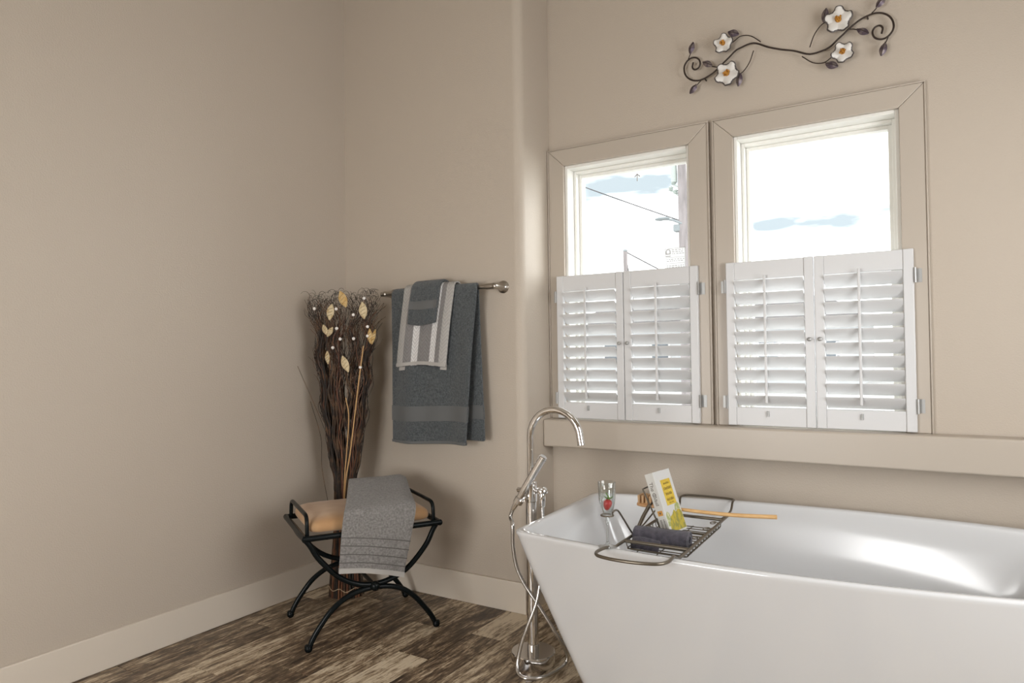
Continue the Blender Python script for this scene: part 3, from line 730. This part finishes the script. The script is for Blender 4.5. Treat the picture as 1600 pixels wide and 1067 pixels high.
for pos, L_, W_, ti, m in (((.288, -.307, 1.483), .085, .040, .35, 'leaf_gold'), ((.372, -.255, 1.426), .085, .040, .1, 'leaf_cream'), ((.236, -.34, 1.42), .08, .036, -.15, 'leaf_cream'), ((.212, -.354, 1.333), .055, .024, .35, 'leaf_cream'), ((.233, -.342, 1.323), .055, .024, -.55, 'leaf_cream'), ((.40, -.238, 1.299), .075, .024, .05, 'leaf_gold'), ((.415, -.229, 1.296), .075, .018, -.25, 'leaf_gold'), ((.222, -.349, 1.197), .065, .022, .05, 'leaf_cream'), ((.296, -.303, 1.164), .085, .036, .35, 'leaf_cream')):
    o = leafm(pos, L_, W_, ti, m)
    P = Vector(pos); up = Vector((0, 0, 1))*math.cos(ti)-TX*math.sin(ti); sd = TX*math.cos(ti)+Vector((0, 0, 1))*math.sin(ti)
    for k in (-1, 0, 1): G().tube([P+up*(k*L_*.2-.006)-sd*W_*.3-TY*.0125, P+up*(k*L_*.2)-TY*.0165, P+up*(k*L_*.2+.006)+sd*W_*.3-TY*.0125], .0008, 4).build('vein', 'twig', o)
for pos in ((.174, -.388, 1.438), (.264, -.331, 1.435), (.381, -.259, 1.486), (.336, -.287, 1.405), (.395, -.251, 1.346), (.394, -.251, 1.3), (.266, -.331, 1.339), (.28, -.322, 1.287), (.336, -.287, 1.288), (.249, -.341, 1.245), (.363, -.27, 1.147)):
    G().ball(pos, .0082, 10).build('bead', 'pearl', tw, sharp=80)

# ------------------------------------------------------------------ bath caddy and what lies in it
cad = thing('bath_caddy', (1.97, -.35, .53), 'dark bronze wire bath caddy resting across the tub', 'bath tray')
TZ = .560
lx = lambda y: 1.858-.016*(y+.6)/.63; rxx = lambda y: 2.082-.016*(y+.6)/.63
pl = [(lx(.0), -.0, TZ), (lx(-.3), -.3, TZ), (lx(-.62), -.62, TZ), (1.868, -.69, .566), (1.876, -.735, .584), (1.872, -.775, 0.5868), (1.872, -.812, 0.5868), (1.89, -.842, 0.5868), (1.935, -.856, 0.5868), (1.985, -.858, 0.5868), (2.035, -.852, 0.5868), (2.078, -.835, 0.5868), (2.096, -.805, 0.5868), (2.096, -.77, 0.5868), (2.09, -.73, .583), (2.086, -.69, .566), (rxx(-.62), -.62, TZ), (rxx(-.3), -.3, TZ), (rxx(.0), 0, TZ)]
G().tube(cr(pl, 5), .0052, 10).build('frame', 'bronze', cad, sharp=60)
pb = [(lx(-.1)+.008, -.1, TZ), (lx(0)+.008, .03, TZ), (1.843, .075, .567), (1.835, .105, .582), (1.833, .13, 0.5862), (1.838, .158, 0.5862), (1.86, .17, 0.5862), (1.94, .178, 0.5862), (2.02, .172, 0.5862), (2.044, .16, 0.5862), (2.049, .13, 0.5862), (2.052, .105, .582), (2.056, .075, .567), (rxx(0)-.008, .03, TZ), (rxx(-.1)-.008, -.1, TZ)]
G().tube(cr(pb, 5), .0044, 10).build('sliding_bar', 'bronze', cad, sharp=60)
for y, m, r in ((-.555, 'bronze', .0062), (-.345, 'bronze', .004), (-.10, 'bronze', .0062)):
    G().tube([(lx(y), y, TZ), (rxx(y), y, TZ)], r, 10).build('cross_bar', m, cad)
BZ2 = .530
for k in range(13):
    y = -.54+.034*k
    pts = [(lx(y)+.001, y, TZ-.003), (lx(y)+.004, y, .540), (lx(y)+.016, y, BZ2), (lx(y)+.05, y, BZ2-.001), (rxx(y)-.05, y, BZ2-.001), (rxx(y)-.016, y, BZ2), (rxx(y)-.004, y, .540), (rxx(y)-.001, y, TZ-.003)]
    G().tube(cr(pts, 3), .0018, 6).build('tray_wire', 'bronze', cad, sharp=60)
for f, dx in ((lx, .008), (rxx, -.008)):
    G().tube([(f(-.545)+dx, -.545, .536), (f(-.1)+dx, -.11, .536)], .0024, 6).build('lower_rail', 'bronze', cad)
for x0 in (1.90, 1.97, 2.04): G().tube([(x0, -.55, BZ2-.003), (x0-.012, -.115, BZ2-.003)], .002, 6).build('lower_rail', 'bronze', cad)
G().tube([(lx(-.555)+.01, -.552, .535), (rxx(-.555)-.01, -.552, .535)], .0024, 6).build('lower_rail', 'bronze', cad)
# little scrolls beside the rails
for f, sx, ys in ((lx, 1, (-.47, -.36, -.22)), (rxx, -1, (-.42, -.28, -.18))):
    for y in ys:
        pts = [(f(y)+sx*(.017-.014*math.cos(a)*(1-a/14)), y+.012*math.sin(a)*(1-a/14)*2, TZ+.004) for a in [i*.5 for i in range(18)]]
        G().tube(pts, .0018, 6).build('scroll', 'bronze', cad, sharp=60)
# book rest: leaning frame and its braces
for y in (-.33, -.21):
    G().tube([(1.902, y, TZ), (1.838, y, .695)], .0032, 8).build('book_rest', 'bronze', cad)
G().tube([(1.838, -.33, .695), (1.838, -.21, .695)], .0032, 8).build('book_rest', 'bronze', cad)
for y0, y1 in ((-.425, -.335), (-.40, -.30)):
    G().tube([(1.847, y0, TZ+.004), (1.853, (y0+y1)/2, .605), (1.862, y1, .642)], .0036, 8).build('brace', 'bronze', cad)
G().tube(cr([(1.846, -.44, TZ+.002), (1.85, -.36, TZ+.012), (1.865, -.27, TZ+.05)], 5), .0028, 8).build('brace', 'bronze', cad)
# glass holder: arm and open ring
GX, GY = 1.87, -.722
arm = [(lx(-.41), -.41, .562), (lx(-.44)-.004, -.445, .562), (1.853, -.475, .568), (1.842, -.555, .652), (1.843, -.585, .668), (1.85, -.62, .674), (1.872, -.684, 0.682)]
G().tube(cr(arm, 5), .0032, 8).build('glass_holder', 'bronze', cad, sharp=60)
rg = [(GX+.0195*math.cos(a), GY+.0195*math.sin(a), 0.682) for a in [PI*.45+2*PI*.93*i/24 for i in range(25)]]
G().tube(rg, .0026, 8).build('holder_ring', 'bronze', cad, sharp=60)

# champagne flute standing on the rim, held by the ring
fz = .5815
fg = thing('champagne_flute', (GX, GY, fz), 'clear champagne flute with a strawberry on the tub rim', 'glass')
G().lathe([(.0, .0005), (.030, .0), (.0305, .0015), (.020, .004), (.008, .008), (.0045, .016)], (GX, GY, fz), n=28).build('foot', 'flute', fg, sharp=50)
G().lathe([(.0045, .016), (.0040, .04), (.0045, .07), (.0065, .078), (.0080, .084), (.0060, .09), (.0085, .096)], (GX, GY, fz), n=20).build('stem', 'flute', fg, sharp=60)
G().lathe([(.0085, .096), (.0155, .106), (.0215, .122), (.0262, .15), (.0282, .18), (.0290, .206), (.0284, .2068), (.0274, .205), (.0268, .18), (.0248, .15), (.0200, .124), (.013, .110), (0, .104)], (GX, GY, fz), n=28).build('bowl', 'flute', fg, sharp=70)
sb = thing('strawberry', (GX, GY, fz+.118), 'red strawberry with green leaves inside the flute', 'fruit')
q = Vector((.25, 0, 1)).normalized()
G().lathe([(.0005, 0), (.006, .003), (.0105, .010), (.0138, .020), (.0135, .028), (.0095, .034), (.003, .036), (0, .0355)], (GX-.003, GY, fz+.116), q, 18).build('berry', 'strawberry', sb, sharp=80)
for i in range(6):
    a = 2*PI*i/6; d_ = Vector((math.cos(a), math.sin(a), .35)); p = Vector((GX+.006, GY, fz+.1515)); t_ = Vector((-math.sin(a), math.cos(a), 0))
    G().loft([[p+t_*.003, p+Vector((0, 0, .0015)), p-t_*.003], [p+d_*.008+t_*.0045, p+d_*.008+Vector((0, 0, .003)), p+d_*.008-t_*.0045], [p+d_*.017+Vector((0, 0, .004))+t_*.0006, p+d_*.017+Vector((0, 0, .0048)), p+d_*.017+Vector((0, 0, .004))-t_*.0006]]).build('sepal', 'leaf_green', sb)
G().tube([(GX+.006, GY, fz+.15), (GX+.003, GY, fz+.162), (GX-.004, GY, fz+.172)], .0018, 6).build('stalk', 'leaf_green', sb)

# rolled washcloth: spiral roll
ro = thing('rolled_washcloth', (1.965, -.475, .531), 'dark violet grey rolled washcloth in the bath caddy', 'towel')
def spiral(x, k):
    out = []; inn = []
    for i in range(61):
        a = i/60*2*PI*2.6; r = .009+.0225*(i/60); th = .0036
        w = .0012*math.sin(a*3+x*60)
        out.append((r+th+w, a)); inn.append((r-th+w, a))
    P = out+inn[::-1]
    return [(x, -.475-math.sin(a)*r*1.12-.0*k, 0.5672+math.cos(a)*r*(1 if math.cos(a) > 0 else 1.0)) for r, a in P]
xs_ = [1.868, 1.872, 1.90, 1.94, 1.98, 2.02, 2.054, 2.058]
G().loft([spiral(x, 0) for x in xs_]).build('roll', 'terry_violet', ro, sharp=70)
G().grid(lambda u, v: (1.872+.10*u, -.512-.03*v-.004*math.sin(u*6), .566-.012*v-.022*v*v+.004*math.sin(u*5)), 10, 6).build('loose_corner', 'terry_violet', ro, solid=.007, sub=1)

# wooden bath brush lying behind the book
br = thing('bath_brush', (1.80, -.19, .57), 'wooden bath brush with long handle behind the book', 'brush')
G().loft([[(x, -0.192+hy*math.cos(a), z+hz*math.sin(a)) for a in [2*PI*k/14 for k in range(14)]] for x, hy, hz, z in ((1.762, .006, .004, .609), (1.766, .018, .009, .610), (1.785, .028, .011, .610), (1.81, .031, .011, .610), (1.845, .028, .010, .609), (1.875, .016, .009, .607), (1.895, .010, .007, .605))]).build('head', 'wood_head', br, sharp=60)
G().tube(cr([(1.885, -0.192, .6055), (1.95, -0.190, .603), (2.06, -0.186, .601), (2.16, -0.182, .603), (2.28, -0.178, .610)], 6), lambda t: .0062+.0018*t, 10).build('handle', 'wood_handle', br, sharp=60)
for i in range(6):
    for j in range(4):
        x = 1.777+.0155*i; y = -.214+.0145*j
        G().lathe([(.0048, .618), (.0062, .645), (.0058, .647)], (x, y, 0), n=8).build('bristle_tuft', 'bristle', br)

# book leaning on the rest, cover towards the head end of the tub
bk = thing('paperback_book', (1.948, -.34, .542), 'white paperback with yellow title panel leaning in the caddy', 'book', rot=(0, math.radians(-18.5), math.radians(-8)))
BW, BHt, BD = .128, .228, .034
G().box(-BD+.0012, -.0012, .0012, BW-.003, .002, BHt-.003).build('pages', 'pages', bk)
G().box(-.0012, 0, 0, BW, 0, BHt).build('front_cover', 'book_cover', bk)
G().box(-BD, -BD+.0012, 0, BW, 0, BHt).build('back_cover', 'book_cover', bk)
sp = G().box(-BD, 0, -.0015, .0012, 0, BHt).build('spine', 'book_white', bk, bevel=.0008)
pnl = G().box(0, .0004, .036, .108, .100, .194).build('title_panel', 'book_gold', bk); pnl['label'] = 'yellow title panel'
G().prism([(.012, .006), (.126, .006), (.126, .060), (.118, .074), (.100, .078), (.082, .070), (.070, .080), (.052, .066), (.034, .060), (.020, .040)], 0, .0004, 0).build('cover_picture', 'book_art', bk)
G().prism([(.004, .03), (.018, .028), (.034, .060), (.030, .076), (.016, .082), (.006, .070)], 0, .0003, 0).build('cover_picture', 'book_art_green', bk)
G().prism([(.078, .072), (.100, .079), (.120, .075), (.124, .092), (.108, .104), (.088, .096)], 0, .0003, 0).build('cover_picture', 'book_art_green', bk)
def textm(body, size, matx, mname, parent, name, sx=1):
    c = bpy.data.curves.new(name, 'FONT'); c.body = body; c.size = size; c.align_x = 'LEFT'; c.extrude = .00015
    o = bpy.data.objects.new(name, c); COL.objects.link(o); dg = bpy.context.evaluated_depsgraph_get(); me = bpy.data.meshes.new_from_object(o.evaluated_get(dg))
    bpy.data.objects.remove(o); me.transform(matx @ Matrix.Diagonal((sx, 1, 1, 1))); me.materials.clear(); me.materials.append(M[mname])
    n = bpy.data.objects.new(name, me); COL.objects.link(n); n.parent = parent; return n
# spine: lettering runs downwards from the top (reading direction -z, glyph tops towards +x)
Ms = Matrix(((0, 1, 0, -.026), (0, 0, -1, -.0016), (-1, 0, 0, .196), (0, 0, 0, 1)))
textm('The C', .021, Ms, 'ink', sp, 'spine_lettering')
def squiggle(parent, name, mname, x0, x1, rows_, rsd, plane):
    g = G(); r_ = random.Random(rsd)
    for zz, hgt, a, b_ in rows_:
        x = a
        while x < b_:
            w = r_.uniform(.0022, .0042); h_ = hgt*r_.uniform(.7, 1)
            k = r_.choice((0, 1, 2))
            rect = [(x, x+w*.35, zz, zz+h_)]
            if k == 0: rect += [(x+w*.35, x+w, zz+h_*.8, zz+h_), (x+w*.7, x+w, zz, zz+h_)]
            if k == 1: rect += [(x, x+w, zz, zz+h_*.2), (x, x+w, zz+h_*.45, zz+h_*.6)]
            if k == 2: rect += [(x+w*.65, x+w, zz, zz+h_), (x, x+w, zz+h_*.4, zz+h_*.55)]
            for (p, q_, s0, s1) in rect: plane(g, p, q_, s0, s1)
            x += w+.0016
    g.build(name, mname, parent)
squiggle(pnl, 'title_lettering', 'ink_gold', 0, 0, ((.176, .008, .052, .094), (.156, .011, .044, .100), (.136, .011, .050, .096), (.116, .010, .046, .098), (.106, .004, .056, .09)), 3, lambda g, a, b_, c, d_: g.box(.0004, .0007, a, b_, c, d_))
squiggle(sp, 'spine_lettering', 'ink', 0, 0, ((-.024, .013, .058, .098), (-.026, .008, .150, .196), (-.013, .006, .150, .19)), 8, lambda g, a, b_, c, d_: g.box(c, d_, -.0019, -.0014, .22-b_ - .012, .22-a-.012))
G().box(-.027, -.007, -.0019, -.0014, .072, .090).build('spine_emblem', 'book_orange', sp)
G().box(-.020, -.014, -.0022, -.0018, .078, .084).build('emblem_dot', 'ink', sp)

# ------------------------------------------------------------------ metal flower wall art over the windows
AY = .247
art = thing('wall_art', (2.25, AY, 2.45), 'scrolling metal branch with white flowers on the wall above the windows', 'wall decor')
def flower(cx, cz, R_, rot):
    for i in range(5):
        a = rot+2*PI*i/5
        def fn(u, v, a=a, k=1.0, dy=0):
            w = (u-.5)*R_*.84*(.30+.85*math.sin(PI*min(.86, .18+.75*v)))*k; l_ = R_*(.16+.84*v*(1-.16*(2*u-1)**4))*(.5+.5*k)
            x = cx+l_*math.cos(a)-w*math.sin(a); z = cz+l_*math.sin(a)+w*math.cos(a)
            return (x, AY-.012-dy-.010*v*v+.010*(2*u-1)**2*v, z)
        pe = G().grid(lambda u, v: fn(u, v, k=1.16), 8, 8).build('petal_rim', 'petal_rim', art, solid=.002)
        G().grid(lambda u, v: fn(u, v, k=.94, dy=.0025), 8, 8).build('petal', 'petal', art, solid=.002)
    g = G(); r_ = random.Random(int(cx*100))
    for i in range(16):
        a = r_.uniform(0, 6.3); q = R_*.26*math.sqrt(r_.random()); g.ball((cx+q*math.cos(a), AY-.024-r_.uniform(0, .006), cz+q*math.sin(a)), R_*.085, 8)
    g.ball((cx, AY-.018, cz), R_*.24, 12)
    g.build('flower_centre', 'amber', art, sharp=80)
def aleaf(pb_, pt_, W_):
    b_, t_ = Vector((pb_[0], AY, pb_[1])), Vector((pt_[0], AY, pt_[1])); d_ = t_-b_; n_ = Vector((-d_.z, 0, d_.x)).normalized()
    o = G().grid(lambda u, v: b_+d_*v+n_*((u-.5)*W_*math.sin(PI*min(max(v, .03), .97))**.75)+Vector((0, -.004-.010*(1-abs(2*u-1))*math.sin(PI*v), 0)), 6, 8).build('leaf', 'leaf_metal', art, solid=.0022)
    G().tube([b_+Vector((0, -.014, 0)), b_+d_*.5+Vector((0, -.016, 0)), t_+Vector((0, -.007, 0))], .0012, 6).build('vein', 'iron_scroll', o)
scroll = [(1.882, 2.48), (1.878, 2.459), (1.888, 2.447), (1.904, 2.45), (1.913, 2.466), (1.907, 2.488), (1.887, 2.501), (1.863, 2.498), (1.844, 2.477), (1.841, 2.451), (1.852, 2.423), (1.875, 2.403), (1.902, 2.395), (1.928, 2.398), (1.955, 2.407), (1.981, 2.422), (2.011, 2.445), (2.04, 2.467), (2.062, 2.485), (2.083, 2.494)]
mir = lambda P: [(4.5-x, z) for x, z in P]
mid = [(2.14, 2.502), (2.2, 2.47), (2.25, 2.448), (2.30, 2.43), (2.36, 2.402), (2.417, 2.406)]
rot2 = [(4.5-x, 4.9-z) for x, z in scroll][::-1]
G().tube(cr([(x, AY, z) for x, z in scroll+mid+rot2], 5), .0038, 8).build('stem', 'iron_scroll', art, sharp=60)
def both(fn, *P): fn(*P); fn(*[(4.5-p[0], 4.9-p[1]) if isinstance(p, tuple) else p for p in P])
def twiglet(*P): G().tube(cr([(x, AY, z) for x, z in P], 4), .0022, 6).build('twiglet', 'iron_scroll', art)
both(twiglet, (1.86, 2.5), (1.866, 2.512), (1.872, 2.524)); both(aleaf, (1.870, 2.520), (1.885, 2.568), .026)
both(twiglet, (1.995, 2.434), (1.98, 2.437), (1.962, 2.445)); both(aleaf, (1.966, 2.444), (1.926, 2.470), .026)
both(twiglet, (1.915, 2.392), (1.905, 2.384), (1.895, 2.374)); both(aleaf, (1.898, 2.377), (1.866, 2.343), .026)
both(twiglet, (2.03, 2.515), (2.06, 2.53), (2.09, 2.545), (2.13, 2.535), (2.17, 2.50)); both(aleaf, (2.082, 2.552), (2.037, 2.574), .030)
both(aleaf, (2.085, 2.385), (2.075, 2.33), .026); both(twiglet, (2.05, 2.40), (2.085, 2.385), (2.12, 2.42), (2.14, 2.47))
for cx, cz, R_, ro_ in ((2.018, 2.525, .040, 1.5), (2.031, 2.392, .050, 1.0)):
    flower(cx, cz, R_, ro_); flower(4.5-cx, 4.9-cz, R_, ro_+.5)
for x in (1.93, 2.57): G().tube([(x, AY, 2.398 if x < 2 else 2.502), (x, D, 2.398 if x < 2 else 2.502)], .003, 6).build('wall_standoff', 'iron_scroll', art)

# ------------------------------------------------------------------ window behind the camera (daylight side)
w3 = thing('window_3', (1.35, YS, .45), kind='structure')
g = G(); g.box(.66, .70, YS-.02, YS+.02, .41, 1.69); g.box(2.0, 2.04, YS-.02, YS+.02, .41, 1.69); g.box(.70, 2.0, YS-.02, YS+.02, 1.65, 1.69); g.box(.70, 2.0, YS-.02, YS+.02, .41, .45)
g.build('casing', 'casing', w3, bevel=.003)
w4 = thing('window_4', (XR, -1.15, .8), kind='structure')
g = G(); x0, x1 = XR-.02, XR+.02
g.box(x0, x1, -1.84, -1.8, .76, 2.24); g.box(x0, x1, -.5, -.46, .76, 2.24); g.box(x0, x1, -1.8, -.5, 2.2, 2.24); g.box(x0, x1, -1.8, -.5, .76, .8)
g.build('casing', 'casing', w4, bevel=.003)

# ------------------------------------------------------------------ outside the window
tag(G().box(-60, 60, .6, 120, -.9, -.7).build('ground', 'asphalt'), 'grey street outside the window', kind='structure')
po = thing('utility_pole', (-3.3, 16.4, -.7), 'tall wooden utility pole with a street lamp outside the window', 'pole')
px, py = -3.34, 16.35
G().tube([(px+.02, py, -.7), (px, py, 4), (px-.03, py, 10.5)], lambda t: .155-.045*t, 12).build('post', 'pole_wood', po)
G().tube([(px, py-.1, 4.80), (px-.25, py-.15, 4.92), (px-.5, py-.2, 4.98)], .035, 8).build('lamp_arm', 'lamp_grey', po)
G().loft([[(x, py-.2+hy*math.cos(a), 4.98+hz*math.sin(a)) for a in [2*PI*k/12 for k in range(12)]] for x, hy, hz in ((px-.34, .05, .03), (px-.42, .10, .05), (px-.62, .12, .055), (px-.74, .05, .03))]).build('lamp_head', 'lamp_grey', po)
G().box(px-.26, px-.06, py-.12, py+.12, 4.60, 4.80).build('junction_box', 'lamp_grey', po, bevel=.02)
for k, (dx, z) in enumerate(((-.34, 5.78), (-.2, 5.68), (-.26, 5.95))):
    G().tube([(px, py, z-.15), (px+dx, py, z)], .02, 6).lathe([(.03, 0), (.075, .03), (.04, .06), (.075, .09), (.04, .12), (.0, .15)], (px+dx, py, z), n=10).build('insulator', 'insulator', po)
G().lathe([(.06, 0), (.085, .02), (.085, .5), (.05, .53), (.02, .62)], (px-.24, py, 6.0), n=12).build('transformer', 'insulator', po)
sp_ = thing('street_post', (-12.5, 34.3, -.7), 'thin grey post seen in the distance outside the window', 'pole')
bx_, by_ = -12.5, 34.3
G().tube([(bx_, by_, -.7), (bx_, by_, 7.0)], lambda t: .14-.02*t, 10).build('post', 'pole_wood', sp_)
G().lathe([(.12, 0), (.15, .03), (.1, .12), (0, .16)], (bx_, by_, 6.98), n=10).build('cap', 'lamp_grey', sp_)
WA, WB = (-8.5, 41.5, 4.15), (-15.6, 43.5, 4.25)     # roof of the house across the street
def wire(a, b_, sag, label, rad=.034):
    a, b_ = Vector(a), Vector(b_); pts = [a.lerp(b_, t)-Vector((0, 0, sag*4*t*(1-t))) for t in [i/14 for i in range(15)]]
    tag(G().tube(pts, rad, 5).build('overhead_wire', 'cable'), label, 'wire')
wire((px-.07, py, 4.90), (-12, 20.1, 9.15), .06, 'thin overhead wire rising from the utility pole lamp', .018)
wire((bx_, by_, 6.98), (WA), .05, 'thin wire sloping down from the distant post')
wire((bx_, by_, 6.9), (WB), .1, 'faint short wire left of the distant post')
hs_ = thing('far_house', (-9, 40, -.7), 'low grey house across the street seen through the louvers', 'building')
G().box(-18, -1, 40, 48, -.7, 2.8).build('wall', 'siding', hs_)
G().prism([(-18.6, 2.8), (-.4, 2.8), (-2.8, 4.3), (-16.2, 4.3)], 39.4, 48.6, 1).build('roof', 'roof', hs_)
for x in (-16.5, -13.2, -9.9, -6.6, -3.3):
    f_ = G().box(x, x+1.3, 39.9, 40.02, .4, 2.0).build('window', 'siding_trim', hs_); G().box(x+.12, x+1.18, 39.87, 39.92, .52, 1.88).build('pane', 'far_glass', f_)

for o in bpy.data.objects:
    if o.get('_local'): del o['_local']
